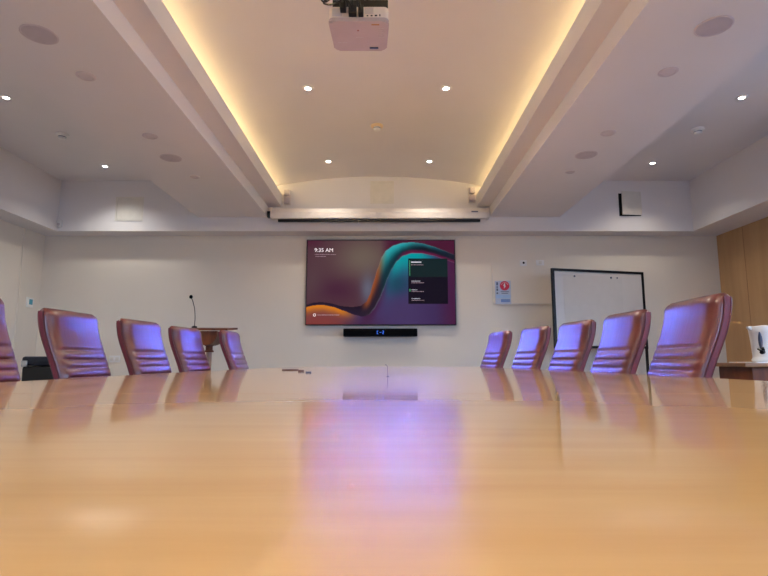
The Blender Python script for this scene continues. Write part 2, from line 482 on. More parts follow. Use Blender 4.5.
for side, a, b, label in chairs:
    c, d = place(a, b)
    # backrest front top sits at local x = .06
    if side == 'R': rz = PI - d
    else: rz = -d
    off = -.015 if side == 'R' else -.035
    x = c[0] + off * math.cos(rz); y = c[1] + off * math.sin(rz)
    if first is None:
        first = make_chair(label, 'leather chairs around the boardroom table')
        first.location = (x, y, 0); first.rotation_euler = (0, 0, rz)
    else:
        dup(first, (x, y, 0), rz, label)

# ------------------------------------------------------------------ television
tv = thing('television', 'large wall-mounted flat television showing a purple and teal wave with 9:35 AM', 'television', (-.04, Y1, ZC + .975))
TW, TH = .945, .5455
box('bezel', (-TW, TW, -.062, -.02, -TH, TH), M['tv_black'], tv, bev=.004)
box('wall_mount', (-.35, .35, -.02, 0, -.25, .25), M['black'], tv)

def pl(xs, x):
    for (x0, y0), (x1, y1) in zip(xs, xs[1:]):
        if x <= x1:
            t = (x - x0) / (x1 - x0); t = max(0, min(1, t)); t = t * t * (3 - 2 * t) * .35 + t * .65
            return y0 + (y1 - y0) * t
    return xs[-1][1]
RT = [(30, 340), (60, 330), (100, 326), (145, 332), (200, 346), (250, 350), (290, 345), (318, 325), (335, 290), (352, 230), (372, 165), (392, 108), (415, 75), (450, 52), (490, 40), (540, 36), (590, 42), (640, 56), (690, 75), (745, 97)]
RB = [(30, 350), (70, 342), (110, 340), (160, 350), (210, 368), (260, 387), (300, 396), (330, 388), (355, 362), (380, 318), (400, 270), (420, 215), (440, 170), (465, 130), (495, 103), (540, 90), (590, 92), (640, 102), (690, 118), (745, 137)]
def mix(a, b, t): t = max(0, min(1, t)); return tuple(p + (q - p) * t for p, q in zip(a, b))
def ss(a, b, x):
    t = max(0, min(1, (x - a) / (b - a))); return t * t * (3 - 2 * t)
def gauss(x, y, cx, cy, sx, sy): return math.exp(-((x - cx) / sx) ** 2 - ((y - cy) / sy) ** 2)
def screen_col(u, v):
    X = 30 + 715 * u; Y = 28 + 404 * v
    t_, b_ = pl(RT, X), pl(RB, X)
    if Y < t_:
        c = (84, 52, 62)
        c = mix(c, (112, 96, 86), 1.0 * gauss(X, Y, 300, 110, 140, 110))
        c = mix(c, (74, 34, 58), .9 * gauss(X, Y, 170, 270, 110, 55))
        c = mix(c, (104, 116, 138), .75 * gauss(X, Y, 325, 265, 35, 70))
        c = mix(c, (92, 70, 74), .6 * gauss(X, Y, 50, 230, 60, 90))
        c = mix(c, (78, 22, 52), .95 * ss(380, 440, X))
        c = mix(c, (80, 26, 52), .8 * gauss(X, Y, 40, 30, 60, 30))
    elif Y <= b_:
        f = (Y - t_) / max(1, b_ - t_)
        if X < 300: c = mix((70, 44, 66), (26, 14, 34), f)
        c1 = mix((30, 16, 34), (40, 26, 50), f)
        c2 = mix((150, 76, 40), (40, 26, 42), ss(.1, .75, f))
        c3 = mix((40, 170, 176), (8, 52, 62), ss(.05, .75, f))
        c4 = mix((26, 110, 122), (14, 26, 38), ss(.0, .5, f))
        c5 = (20, 28, 44)
        c = mix(c1, c2, ss(285, 330, X)); c = mix(c, c3, ss(365, 425, X)); c = mix(c, c4, ss(470, 600, X)); c = mix(c, c5, ss(600, 740, X))
        if X > 440: c = mix(c, (96, 20, 60), ss(.55, .85, f) * ss(440, 520, X))
        if f > .9: c = mix(c, (150, 150, 170), .5 * ss(.9, 1, f) * ss(300, 360, X))
        if f < .1: c = mix(c, (150, 160, 170), .4 * (1 - f / .1) * ss(300, 400, X))
    else:
        c = mix((72, 54, 100), (62, 40, 84), ss(500, 740, X))
        c = mix(c, (78, 26, 62), .8 * ss(640, 745, X))
        d = Y - b_
        c = mix(c, (0, 158, 164), 1.0 * math.exp(-(d / 95) ** 2) * ss(395, 470, X) * (1 - ss(560, 700, X)))
        c = mix(c, (18, 70, 92), .8 * gauss(X, Y, 470, 240, 60, 50))
        c = mix(c, (70, 24, 60), .8 * math.exp(-(d / 45) ** 2) * (1 - ss(330, 450, X)) * ss(280, 320, X))
        l = 1 - ss(180, 300, X)
        c = mix(c, (224, 128, 28), l * math.exp(-(d / 42) ** 2)); c = mix(c, (140, 62, 52), l * .9 * (1 - math.exp(-(d / 42) ** 2)))
        c = mix(c, (70, 36, 66), .7 * gauss(X, Y, 300, 430, 90, 30))
    return c
NU, NV = 300, 170
SX, SZ = TW - .012, TH - .012
verts = []; cols = []
for j in range(NV + 1):
    for i in range(NU + 1):
        u, v = i / NU, j / NV
        verts.append((-SX + 2 * SX * u, -.063, SZ - 2 * SZ * v)); cols.extend(lin(screen_col(u, v)) + (1,))
faces = [(j * (NU + 1) + i, (j + 1) * (NU + 1) + i, (j + 1) * (NU + 1) + i + 1, j * (NU + 1) + i + 1) for j in range(NV) for i in range(NU)]
me = bpy.data.meshes.new('screen'); me.from_pydata(verts, [], faces)
ca = me.color_attributes.new('picture', 'FLOAT_COLOR', 'POINT'); ca.data.foreach_set('color', cols)
sm, nt, b = new_mat('screen_picture')
at = nt.nodes.new('ShaderNodeAttribute'); at.attribute_name = 'picture'
nt.links.new(at.outputs['Color'], b.inputs['Emission Color']); b.inputs['Emission Strength'].default_value = 0.6
b.inputs['Base Color'].default_value = (.005, .005, .006, 1); b.inputs['Roughness'].default_value = .5; b.inputs['Specular IOR Level'].default_value = .05
me.materials.append(sm)
so = bpy.data.objects.new('screen', me); COL.objects.link(so); so.parent = tv
def sp(X, Y, off=-.0645):   # crop pixel -> screen-local point
    return (-SX + 2 * SX * (X - 30) / 715, off, SZ - 2 * SZ * (Y - 28) / 404)
kx = 2 * SX / 715
text('clock_text', '9:35 AM', .070, M['txt'], so, sp(64, 84), (PI / 2, 0, 0), 0)
def bars(name, lst, mat, par):
    bm = bmesh.new()
    for X, Y, w, h in lst:
        p = sp(X, Y); bx(bm, p[0], p[0] + w * kx, -.0655, -.0640, p[2] - h * kx / 2, p[2] + h * kx / 2)
    return obj(name, bm, mat, par)
def dashes(X, Y, total, h, seed):
    r = random.Random(seed); out = []; x = X
    while x < X + total:
        w = r.uniform(2, 6); out.append((x, Y, min(w, X + total - x), h)); x += w + r.uniform(1.2, 2.5)
    return out
bars('date_line', dashes(66, 96, 74, 3, 1) + dashes(143, 97, 26, 3, 2), M['txt_dim'], so)
bars('room_line', dashes(70, 106, 50, 3, 3), M['txt_dim'], so)
p0 = sp(520, 116); p1 = sp(711, 335); pm = sp(520, 206)
pnl = box('agenda_panel', (p0[0], p1[0], -.0640, -.0631, pm[2], p0[2]), pmat('agenda_upper', (4, 4, 4), .9, spec=.1, emit=(20, 38, 42), es=.6), so)
pnl2 = box('agenda_panel', (p0[0], p1[0], -.0640, -.0631, p1[2], pm[2]), pmat('agenda_lower', (4, 4, 4), .9, spec=.1, emit=(22, 16, 32), es=.6), so)
bars('agenda_title', [(534, 134, 50, 6)] + dashes(536, 226, 42, 4, 6) + dashes(536, 268, 28, 4, 7) + dashes(536, 310, 42, 4, 8), pmat('display_text_grey', (150, 150, 155), .5, emit=(160, 160, 166), es=.75), so)
bars('agenda_text', dashes(534, 147, 60, 3, 9) + dashes(536, 234, 60, 3, 10) + dashes(536, 276, 60, 3, 11) + dashes(536, 318, 60, 3, 12), M['txt_dim'], so)
bars('agenda_marker', [(526, 162, 3, 75), (525, 270, 6, 12)], M['txt_green'], so)
bm = bmesh.new(); p = sp(70, 388)
for i in range(20):
    a0, a1 = 2 * PI * i / 20, 2 * PI * (i + 1) / 20
    q = []
    for (r, a) in ((.018, a0), (.018, a1), (.012, a1), (.012, a0)):
        q.append(bm.verts.new((p[0] + r * math.cos(a), -.0648, p[2] + r * math.sin(a))))
    bm.faces.new(q)
obj('ring_icon', bm, M['txt'], so)
bars('hint_line', dashes(84, 388, 105, 4, 13), M['txt_dim'], so)

# added unseen blue spots before the screen for the sheen on chairs and table
for i in range(11):
    for j in range(5):
        L = bpy.data.lights.new('added_screen_glow', 'SPOT'); L.energy = 95 / 55; L.color = (.12, .20, 1.0)
        L.spot_size = math.radians(90); L.spot_blend = .5; L.shadow_soft_size = 0
        o = bpy.data.objects.new('added_screen_glow', L); COL.objects.link(o); o.parent = tv
        o.location = ((-.85 + .17 * i), -.075, -.42 + .21 * j); o.rotation_euler = (math.radians(-73), 0, 0)

# sound bar
sbr = thing('soundbar', 'slim black soundbar mounted on the wall below the television', 'soundbar', (-.045, Y1, ZC + .338))
box('body', (-.46, .46, -.115, -.02, -.05, .05), M['black'], sbr, bev=.012)
box('grille', (-.45, .45, -.118, -.1145, -.042, .042), M['black_mesh'], sbr, bev=.001)
box('wall_mount', (-.12, .12, -.02, 0, -.03, .03), M['black'], sbr)
bm = bmesh.new()
def seg(x0, x1, z0, z1): bx(bm, x0, x1, -.1195, -.1178, z0, z1)
seg(-.05, -.042, -.024, .024); seg(-.05, -.03, .017, .024); seg(-.05, -.03, -.024, -.017)
seg(-.012, .014, -.004, .004)
seg(.03, .05, .017, .024); seg(.042, .05, 0, .024); seg(.034, .05, -.004, .004); seg(.034, .042, -.024, 0); seg(.03, .05, -.024, -.017)
bmesh.ops.scale(bm, vec=(.85, 1, .85), verts=bm.verts); obj('display', bm, M['blue_led'], sbr)

# ------------------------------------------------------------------ things on the front wall
def on_wall(x0, x1, z0, z1): return (x0, x1, z0 + ZC, z1 + ZC)
hat = thing('wall_hatch', 'flush cream access hatch in the wall between television and whiteboard', 'hatch', (1.75, Y1, ZC + .97))
box('hatch_panel', (-.375, .375, -.008, 0, -.268, .268), M['wall'], hat)
box('bottom_lip', (-.375, .375, -.016, -.0081, -.268, -.260), M['cream'], hat)
box('side_lip', (-.375, -.369, -.012, -.0081, -.2599, .268), M['cream'], hat)

sg = thing('safety_sign', 'small pale blue notice with a red disc, stuck on the wall hatch', 'sign', (1.506, Y1 - .0165, ZC + .847))
box('card', (-.099, .099, -.006, 0, -.148, .148), M['sign_card'], sg)
bm = bmesh.new(); lathe(bm, [(.060, 0), (.060, .003)], (0, 0, 0), 32)
dsc = obj('red_disc', bm, M['red'], sg); dsc.rotation_euler = (PI / 2, 0, 0); dsc.location = (.022, -.006, .085)
bm = bmesh.new()     # white hand-like arrow and arc of marks in the disc
prism(bm, [(.012, .048), (.040, .085), (.026, .085), (.030, .110), (.018, .118), (.010, .095), (.002, .085), (.014, .080)], 'y', -.0112, -.0092)
obj('white_mark', bm, M['white_plastic'], sg)
bm = bmesh.new()
for i in range(7):
    a = PI * (.12 + .76 * i / 6); r = .042
    cx, cz = .022 + r * math.cos(a), .085 + r * math.sin(a)
    bx(bm, cx - .005, cx + .005, -.0108, -.0092, cz - .006, cz + .006)
obj('pink_marks', bm, M['pink'], sg)
bm = bmesh.new()
for z0, z1 in ((-.02, .0), (.02, .05), (.06, .078), (.09, .13)): bx(bm, -.082, -.062, -.0078, -.0062, z0, z1)
for i in range(2): bx(bm, -.03 + .01 * i, .075 - .012 * i, -.0078, -.0062, .005 - .02 * i, .012 - .02 * i)
obj('dark_marks', bm, M['sign_dark'], sg)
box('blue_band', (-.03, .085, -.0078, -.0062, -.125, -.085), M['sign_blue'], sg)
box('pale_band', (-.09, .09, -.0070, -.0062, -.075, -.03), pmat('sign_pale_blue', (165, 195, 225), .5), sg)

def plate(name, label, cat, x, z, w, h, extra):
    t = thing(name, label, cat, (x, Y1, ZC + z))
    box('plate', (-w / 2, w / 2, -.010, 0, -h / 2, h / 2), M['white_plastic'], t, bev=.002)
    if extra == 'eye':
        bm = bmesh.new(); lathe(bm, [(.014, 0), (.014, .006), (.008, .010)], (0, 0, 0), 16)
        e = obj('sensor_eye', bm, M['black'], t, smooth=True); e.rotation_euler = (PI / 2, 0, 0); e.location = (.003, -.010, .004)
    elif extra == 'rocker':
        box('rocker', (-.02, .02, -.014, -.0101, -.018, .018), M['cream'], t, bev=.001)
    else:
        for s in (-1, 1): box('socket_face', (s * .032 - .02, s * .032 + .02, -.013, -.0101, -.02, .02), M['cream'], t, bev=.001)
    return t
plate('sensor_plate', 'small white wall plate with a black eye above the wall hatch', 'wall plate', 1.78, 1.226, .088, .075, 'eye')
plate('light_switch', 'plain white switch plate above the hatch, beside the sensor plate', 'light switch', 1.995, 1.232, .10, .07, 'rocker')
plate('power_socket', 'white double wall socket low on the wall between two left chairs', 'socket', -3.36, .012, .13, .085, 'socket')
th = thing('thermostat', 'small white wall thermostat with a teal display on the left wall', 'thermostat', (XL, 6.50, ZC + .70))
box('wall_mount', (0, .014, -.06, .06, -.06, .06), M['white_plastic'], th, bev=.003)
box('display', (.0141, .018, -.02, .04, -.025, .04), M['teal_lcd'], th)

# ------------------------------------------------------------------ whiteboard on its stand
d = Vector((3.20 - 1.975, 6.50 - 6.20)); Lb = d.length; ang = math.atan2(d.y, d.x)
wb = thing('whiteboard', 'freestanding whiteboard in a thin black frame behind the right row of chairs', 'whiteboard', (1.975, 6.20, 0), ang)
zt, zb_ = ZC + 1.075, ZC + .135
bm = bmesh.new(); bx(bm, .03, Lb - .03, -.008, .008, zb_ + .03, zt - .03); bd = obj('writing_surface', bm, M['board'], wb)
bm = bmesh.new()
bx(bm, 0, Lb, -.016, .016, zt - .03, zt); bx(bm, 0, Lb, -.016, .016, zb_, zb_ + .03)
bx(bm, 0, .032, -.016, .016, zb_ + .03, zt - .03); bx(bm, Lb - .026, Lb, -.016, .016, zb_ + .03, zt - .03)
obj('frame', bm, M['black'], wb)
for s in (0, 1):
    x = .002 if s == 0 else Lb - .026
    bm = bmesh.new(); bx(bm, x, x + .024, -.012, .012, .05, zb_); lg = obj('leg', bm, M['black'], wb)
    bm = bmesh.new(); bx(bm, x, x + .024, -.19, .17, .025, .05, bev=.004)
    for y in (-.165, .145): tube(bm, [(x + .002, y, .0251), (x + .022, y, .0251)], .025, 12)
    obj('foot', bm, M['black'], wb, smooth=True)
for X, w in ((.30, .024), (.80, .024), (.885, .016)):
    bm = bmesh.new(); lathe(bm, [(w / 2, 0), (w / 2, .008), (w / 3, .012)], (0, 0, 0), 14)
    mg = obj('magnet', bm, M['sign_dark'], bd, smooth=True); mg.rotation_euler = (PI / 2, 0, 0); mg.location = (X, -.008, zt - .085)
bm = bmesh.new(); bx(bm, .15, .95, -.0095, -.0081, zb_ + .28, zt - .07); obj('paper_sheet', bm, pmat('flip_paper', (203, 197, 189), .7, noise=.02), bd)

# ------------------------------------------------------------------ lectern and microphone
lx, ly = -1.93, 5.92
lc = thing('lectern', 'reddish-brown wooden lectern with slim turned column behind the left chairs', 'lectern', (lx, ly, 0))
bm = bmesh.new(); prism(bm, [(-.20, ZC + .314), (.20, ZC + .345), (.20, ZC + .368), (-.20, ZC + .337)], 'x', -.245, .25); obj('top_board', bm, M['dark_wood'], lc)
bm = bmesh.new()
pf = []
for i in range(13):
    a = PI * i / 12; pf.append((.128 * math.cos(a), -.155 * math.sin(a) ** .8))
prism(bm, [(x, ZC + .312 + z) for x, z in pf], 'y', -.16, .14)
bmesh.ops.bevel(bm, geom=bm.edges[:], offset=.006, segments=2, affect='EDGES')
obj('bowl_body', bm, M['dark_wood'], lc, smooth=True)
bm = bmesh.new(); lathe(bm, [(.05, .90), (.05, .915), (.038, .925), (.038, .965), (.05, .972), (.05, .985)], (0, -.01, 0), 20); obj('collar', bm, M['dark_wood'], lc, smooth=True)
bm = bmesh.new(); lathe(bm, [(.034, .06), (.032, .5), (.030, .90)], (0, -.01, 0), 20); obj('column', bm, wood_mat('pale_column', (150, 118, 100), (172, 140, 120), (9, 9, 1.5), .35), lc, smooth=True)
bm = bmesh.new(); lathe(bm, [(.24, 0), (.24, .025), (.22, .035), (.06, .06)], (0, -.01, 0), 32); obj('base', bm, M['dark_wood'], lc, smooth=True)
mc = thing('gooseneck_microphone', 'thin black gooseneck microphone rising from the lectern', 'microphone', (-2.09, ly - .05, ZC + .362))
bm = bmesh.new(); lathe(bm, [(.03, -.011), (.028, .004), (.012, .012)], (0, 0, 0), 16); obj('mic_base', bm, M['black'], mc, smooth=True)
bm = bmesh.new(); tube(bm, spline([(0, 0, .01), (.002, 0, .10), (-.008, 0, .2), (-.034, 0, .29), (-.048, -.01, .318)], 6), .0045, 8); obj('neck', bm, M['black'], mc, smooth=True)
bm = bmesh.new(); lathe(bm, [(.006, 0), (.017, .008), (.019, .022), (.014, .036), (.004, .042)], (-.050, -.01, .312), 16); obj('mic_head', bm, M['black_mesh'], mc, smooth=True)

# ------------------------------------------------------------------ black case on a stand behind the left row
st = thing('equipment_stand', 'low black metal stand behind the left chairs carrying the case', 'stand', (-2.77, 4.6, 0))
bm = bmesh.new(); bx(bm, -.3, .3, -.2, .2, .50, .52); obj('shelf', bm, M['black'], st)
for sx in (-1, 1):
    for sy in (-1, 1):
        bm = bmesh.new(); bx(bm, sx * .28 - .012, sx * .28 + .012, sy * .18 - .012, sy * .18 + .012, 0, .50); obj('leg', bm, M['black'], st)
cs = thing('equipment_case', 'black equipment case with a silver latch behind the left chairs', 'case', (-2.75, 4.6, .52))
box('body', (-.25, .25, -.15, .15, 0, .245), M['black'], cs, bev=.02)
box('lid', (-.255, .255, -.155, .155, .247, .325), pmat('case_lid', (14, 20, 34), .4, spec=.3), cs, bev=.02)
box('latch', (-.245, -.195, -.168, -.1555, .24, .29), M['metal'], cs, bev=.004)
bm = bmesh.new(); tube(bm, spline([(-.25, 0, .2), (-.30, 0, .22), (-.30, 0, .28), (-.252, 0, .29)], 5), .012, 8); obj('handle', bm, M['black'], cs, smooth=True)

# ------------------------------------------------------------------ side console with the jug
co = thing('side_console', 'brown wooden side console standing against the oak wall on the right', 'console', (2.945, 4.38, 0))
box('top', (0, 1.30, 0, .50, .758, .790), M['console_wood'], co, bev=.003)
box('apron', (.075, 1.27, .03, .47, .60, .7579), M['dark_wood'], co)
for x, y in ((.09, .05), (1.20, .05), (.09, .41), (1.20, .41)):
    bm = bmesh.new(); bx(bm, x, x + .05, y, y + .05, 0, .5999); obj('leg', bm, M['console_wood'], co)
bm = bmesh.new(); lathe(bm, [(.008, 0), (.008, .015), (.016, .02), (.016, .03)], (0, 0, 0), 16); k = obj('knob', bm, M['metal'], co, smooth=True); k.rotation_euler = (PI / 2, 0, 0); k.location = (.30, .03, .70)
ty = tag(box('serving_tray', (3.08, 3.56, 4.44, 4.80, .790, .799), M['white_plastic'], bev=.003), 'low white tray under the jug on the side console', 'tray')
jg = thing('water_jug', 'tall white plastic jug with a dark water gauge on the side console', 'jug', (3.295, 4.62, .799))
bm = bmesh.new()
rings = lathe(bm, [(.098, 0), (.108, .006), (.110, .02), (.101, .035), (.100, .05), (.106, .16), (.113, .25), (.119, .296), (.115, .304), (.02, .314)], (0, 0, 0), 40)
obj('jug_body', bm, M['white_plastic'], jg, smooth=True)
bm = bmesh.new(); prism(bm, [(-.105, .262), (-.146, .292), (-.150, .303), (-.10, .306)], 'y', -.02, .02); bmesh.ops.bevel(bm, geom=bm.edges[:], offset=.006, segments=2, affect='EDGES'); obj('spout', bm, M['white_plastic'], jg, smooth=True)
bm = bmesh.new()
rr = []
for i in range(17):
    t = i / 16; rr.append((.0145 * math.sin(PI * t) ** .6 + .002, .255 - .15 * t))
vsL = []
for w, z in rr:
    R = .100 + .013 * (z - .05) / .2 + .004
    vsL.append([bm.verts.new((-.008 + a * w, -math.sqrt(max(0, R * R - (-.008 + a * w) ** 2)) - (.003 if abs(a) < 1 else -.003), z)) for a in (-1, -.5, 0, .5, 1)])
for a, b in zip(vsL, vsL[1:]):
    for i in range(4): bm.faces.new((a[i], a[i + 1], b[i + 1], b[i]))
wg = obj('water_gauge', bm, M['sign_dark'], jg, smooth=True); wg.rotation_euler.z = -.85
bm = bmesh.new(); tube(bm, [(0, -.098, .085), (0, -.135, .08)], [.02, .016], 12); tube(bm, [(.004, -.118, .085), (-.03, -.13, .112)], [.008, .006], 8); tube(bm, [(.006, -.10, .10), (.006, -.12, .12)], [.012, .01], 8)
tp = obj('tap', bm, M['black'], jg, smooth=True); tp.rotation_euler.z = -.85
bm = bmesh.new(); tube(bm, spline([(.112, 0, .26), (.165, 0, .27), (.185, 0, .2), (.165, 0, .1), (.102, 0, .06)], 6), .011, 10); obj('handle', bm, M['white_plastic'], jg, smooth=True)

# ------------------------------------------------------------------ small things on the table
cp = thing('coaster', 'small flat dark brown coaster lying on the table left of centre', 'coaster', (-.60, 3.45, TZ))
bm = bmesh.new(); lathe(bm, [(.050, 0), (.054, .002), (.054, .005), (.050, .007)], (0, 0, 0), 28); obj('disc', bm, M['brown_paper'], cp, smooth=True)
bm = bmesh.new(); lathe(bm, [(.054, .0022), (.0555, .0035), (.054, .0048)], (0, 0, 0), 28, cap=False); obj('rim', bm, M['piping'], cp, smooth=True)
pk = thing('bottle_cap', 'small dark screw cap beside the brown coaster on the table', 'cap', (-.47, 3.05, TZ))
bm = bmesh.new(); lathe(bm, [(.017, 0), (.017, .008), (.014, .010)], (0, 0, 0), 20); obj('shell', bm, M['brown_paper'], pk, smooth=True)
pk = thing('eraser', 'tiny grey eraser block on the table nearest the television reflection', 'eraser', (-.385, 2.75, TZ))
box('block', (-.014, .014, -.01, .01, 0, .007), M['sign_dark'], pk, bev=.002)
hk = thing('wire_hook', 'thin hooked wire standing upright on the middle of the table', 'wire', (.014, 2.16, TZ))
bm = bmesh.new(); tube(bm, spline([(.002, 0, .001), (.001, 0, .02), (0, 0, .038), (-.006, 0, .046), (-.010, 0, .044)], 5), .0016, 8); obj('wire', bm, pmat('grey_wire', (150, 135, 140), .4), hk, smooth=True)
bm = bmesh.new(); lathe(bm, [(.006, 0), (.005, .002)], (.002, 0, 0), 14); obj('foot', bm, M['sign_dark'], hk, smooth=True)

# ------------------------------------------------------------------ projector screen housing under the vault
ps = thing('projector_screen', 'long white roll-up projector screen case fixed across the front bulkhead', 'projector screen', (-.055, FY, 0))
box('wall_mount', (-1.1, 1.1, -.005, 0, 2.57, 2.65), M['screen_white'], ps)
bm = bmesh.new(); prism(bm, [(-.005, 2.555), (-.11, 2.520), (-.135, 2.530), (-.14, 2.60), (-.11, 2.655), (-.005, 2.665)], 'x', -1.30, 1.31); obj('housing', bm, M['screen_white'], ps)
box('weight_bar', (-1.24, 1.23, -.120, -.085, 2.488, 2.5195), M['black'], ps, bev=.004)
box('end_cap', (-1.335, -1.3005, -.13, -.01, 2.535, 2.66), M['screen_white'], ps, bev=.006)
box('end_cap', (1.3105, 1.345, -.13, -.01, 2.535, 2.66), M['screen_white'], ps, bev=.006)
box('rating_label', (1.12, 1.20, -.1445, -.1405, 2.60, 2.615), M['sign_dark'], ps)
box('cable_gland', (-1.375, -1.3355, -.12, -.05, 2.545, 2.62), M['black'], ps, bev=.004)

def twin_box(x, z, label):
    t = thing('emergency_light', label, 'emergency light', (x, FY, z), 0, None)
    box('wall_mount', (-.045, .045, -.012, 0, -.10, .10), M['screen_white'], t, bev=.003)
    for q in (-.048, .048):
        h = box('lamp_head', (-.036, .036, -.075, -.0121, q - .038, q + .038), M['plaster_cap'], t, bev=.008)
        box('lens', (-.028, .028, -.079, -.0752, q - .028, q + .028), M['grey_grille'], h, bev=.002)
twin_box(-1.205, ZC + 2.01, 'small stacked white twin light at the left end of the screen case')
twin_box(1.095, ZC + 2.04, 'small stacked white twin light at the right end of the screen case')

def hatch(name, label, x0, x1, z0, z1, mat):
    t = thing(name, label, 'panel', ((x0 + x1) / 2, FY, (z0 + z1) / 2))
    w, h = (x1 - x0) / 2, (z1 - z0) / 2
    bm = bmesh.new()
    bx(bm, -w, w, -.008, 0, h - .018, h); bx(bm, -w, w, -.008, 0, -h, -h + .018); bx(bm, -w, -w + .018, -.008, 0, -h + .018, h - .018); bx(bm, w - .018, w, -.008, 0, -h + .018, h - .018)
    obj('frame', bm, mat, t)
    box('door', (-w + .0205, w - .0205, -.006, -.0002, -h + .0205, h - .0205), mat, t)
    return t
hatch('access_panel', 'square cream access panel on the left part of the front bulkhead', -3.345, -3.0, ZC + 1.714, ZC + 2.02, M['cream'])
hatch('access_panel', 'square cream panel centred under the vault above the screen case', -.17, .122, ZC + 1.935, ZC + 2.225, M['cream'])
t = thing('access_panel', 'cream access panel hanging ajar on the right part of the bulkhead', 'panel', (3.065, FY, ZC + 1.92))
box('frame', (-.135, .135, -.003, 0, -.145, .145), M['painted_void'], t)  # flat black sheet painting the dark of the opening behind the door
dr = box('door', (-.250, 0, -.012, 0, -.145, .150), M['cream'], t, bev=.001)
dr.location = (.135, -.008, .01); dr.rotation_euler = (math.radians(2), 0, math.radians(7))
box('hinge', (.1351, .145, -.01, 0, -.12, .12), M['cream'], t)
t = thing('motion_sensor', 'tiny white motion sensor in the left corner of the bulkhead', 'sensor', (-4.02, FY, ZC + 1.675))
box('wall_mount', (-.024, .024, -.035, 0, -.05, .05), M['white_plastic'], t, bev=.006)
bm = bmesh.new(); bmesh.ops.create_uvsphere(bm, u_segments=14, v_segments=8, radius=.018)
q = obj('lens', bm, M['plaster_cap'], t, smooth=True); q.location = (0, -.034, -.015)

# ------------------------------------------------------------------ ceiling fittings
def round_speaker(x, y, label):
    t = thing('ceiling_speaker', label, 'speaker', (x, y, ZU), 0, 'round speakers under the ceiling beams')
    bm = bmesh.new(); lathe(bm, [(.093, 0), (.093, -.003), (.086, -.006), (.084, -.003)], (0, 0, 0), 40, cap=False); obj('rim', bm, M['plaster_cap'], t, smooth=True)
    bm = bmesh.new(); lathe(bm, [(.085, -.001), (.084, -.004), (.05, -.006), (.004, -.007)], (0, 0, 0), 40); obj('grille', bm, M['grey_grille'], t, smooth=True)
round_speaker(-1.88, 2.69, 'round grey ceiling speaker under the left beam, nearest the camera')
round_speaker(-1.873, 4.48, 'round grey ceiling speaker farther along the left beam')
round_speaker(1.755, 2.62, 'round grey ceiling speaker under the right beam, nearest the camera')
round_speaker(1.75, 4.41, 'round grey ceiling speaker farther along the right beam')
def cap(x, y, label, r=.058):
    t = thing('ceiling_disc', label, 'ceiling disc', (x, y, ZU), 0, 'blank round caps under the ceiling beams')
    bm = bmesh.new(); lathe(bm, [(r, 0), (r, -.003), (r - .008, -.008), (r - .016, -.008), (r - .018, -.003)], (0, 0, 0), 32, cap=False); obj('rim', bm, M['plaster_cap'], t, smooth=True)
    bm = bmesh.new(); lathe(bm, [(r - .0175, -.001), (r - .0185, -.005), (.004, -.006)], (0, 0, 0), 32); obj('disc', bm, M['plaster_cap'], t, smooth=True)
cap(-1.864, 3.12, 'small blank white disc between the two speakers of the left beam, nearer the camera')
cap(-1.855, 4.02, 'small blank white disc just before the far speaker of the left beam')
cap(-1.834, 4.97, 'small blank white disc past the far speaker of the left beam', .045)
cap(1.751, 3.07, 'small blank white disc between the two speakers of the right beam, nearer the camera')
cap(1.753, 3.96, 'small blank white disc just before the far speaker of the right beam')
cap(1.757, 4.83, 'small blank white disc past the far speaker of the right beam', .045)

def detector(x, y, z, label, mat, dome):
    t = thing('smoke_detector', label, 'smoke detector', (x, y, z))
    bm = bmesh.new(); lathe(bm, [(.060, .004), (.060, -.010), (.052, -.018), (.03, -.020)], (0, 0, 0), 28); obj('base', bm, mat, t, smooth=True)
    bm = bmesh.new(); lathe(bm, [(.034, -.0195), (.036, -.038), (.030, -.050), (.012, -.054)], (0, 0, 0), 24); obj('chamber', bm, dome, t, smooth=True)
    bm = bmesh.new(); lathe(bm, [(.0365, -.028), (.0375, -.031), (.0365, -.034)], (0, 0, 0), 24, cap=False); obj('vent_ring', bm, M['sign_dark'], t, smooth=True)
detector(-3.206, 5.05, ZK, 'white round detector on the left side ceiling', M['white_plastic'], M['white_plastic'])
detector(3.057, 4.93, ZK, 'white round detector on the right side ceiling', M['white_plastic'], M['white_plastic'])
detector(-.069, 4.97, vz(-.069), 'beige smoke detector with white chamber in the middle of the vault', M['beige_plastic'], M['white_plastic'])

LP = 58.0
def downlight(x, y, z, label, group, p=1.0, tilt=0.0, col=(1.0, .91, .79)):
    t = thing('downlight', label, 'downlight', (x, y, z), 0, group)
    t.rotation_euler = (0, tilt, 0)
    bm = bmesh.new(); lathe(bm, [(.052, .004), (.052, -.004), (.044, -.007), (.026, -.005), (.024, .004)], (0, 0, 0), 28, cap=False); obj('trim_ring', bm, M['white_plastic'], t, smooth=True)
    bm = bmesh.new(); lathe(bm, [(.0235, .002), (.024, -.003), (.014, -.006)], (0, 0, 0), 24); obj('bulb', bm, M['lamp'], t, smooth=True)
    L = bpy.data.lights.new('downlight_beam', 'SPOT'); L.energy = LP * p; L.spot_size = math.radians(128); L.spot_blend = .9; L.shadow_soft_size = .035; L.color = col
    o = bpy.data.objects.new('downlight_beam', L); COL.objects.link(o); o.parent = t; o.location = (0, 0, -.035)
SY = [6.0, 4.30, 2.58, .86, -.86, -2.58]
for i, y in enumerate(SY[:4]):
    ln = ['at the far end near the front bulkhead', 'second from the front bulkhead', 'out of frame above', 'above the camera'][i]
    downlight(-3.24, y if i else 5.93, ZK, 'recessed bright downlight on the left side ceiling, ' + ln, 'downlights of the left side ceiling', .45 if i == 0 else 1.4, col=(1.0, .97, .92))
    downlight(3.067, y if i else 5.83, ZK, 'recessed bright downlight on the right side ceiling, ' + ln, 'downlights of the right side ceiling', .38 if i == 0 else 1.1)
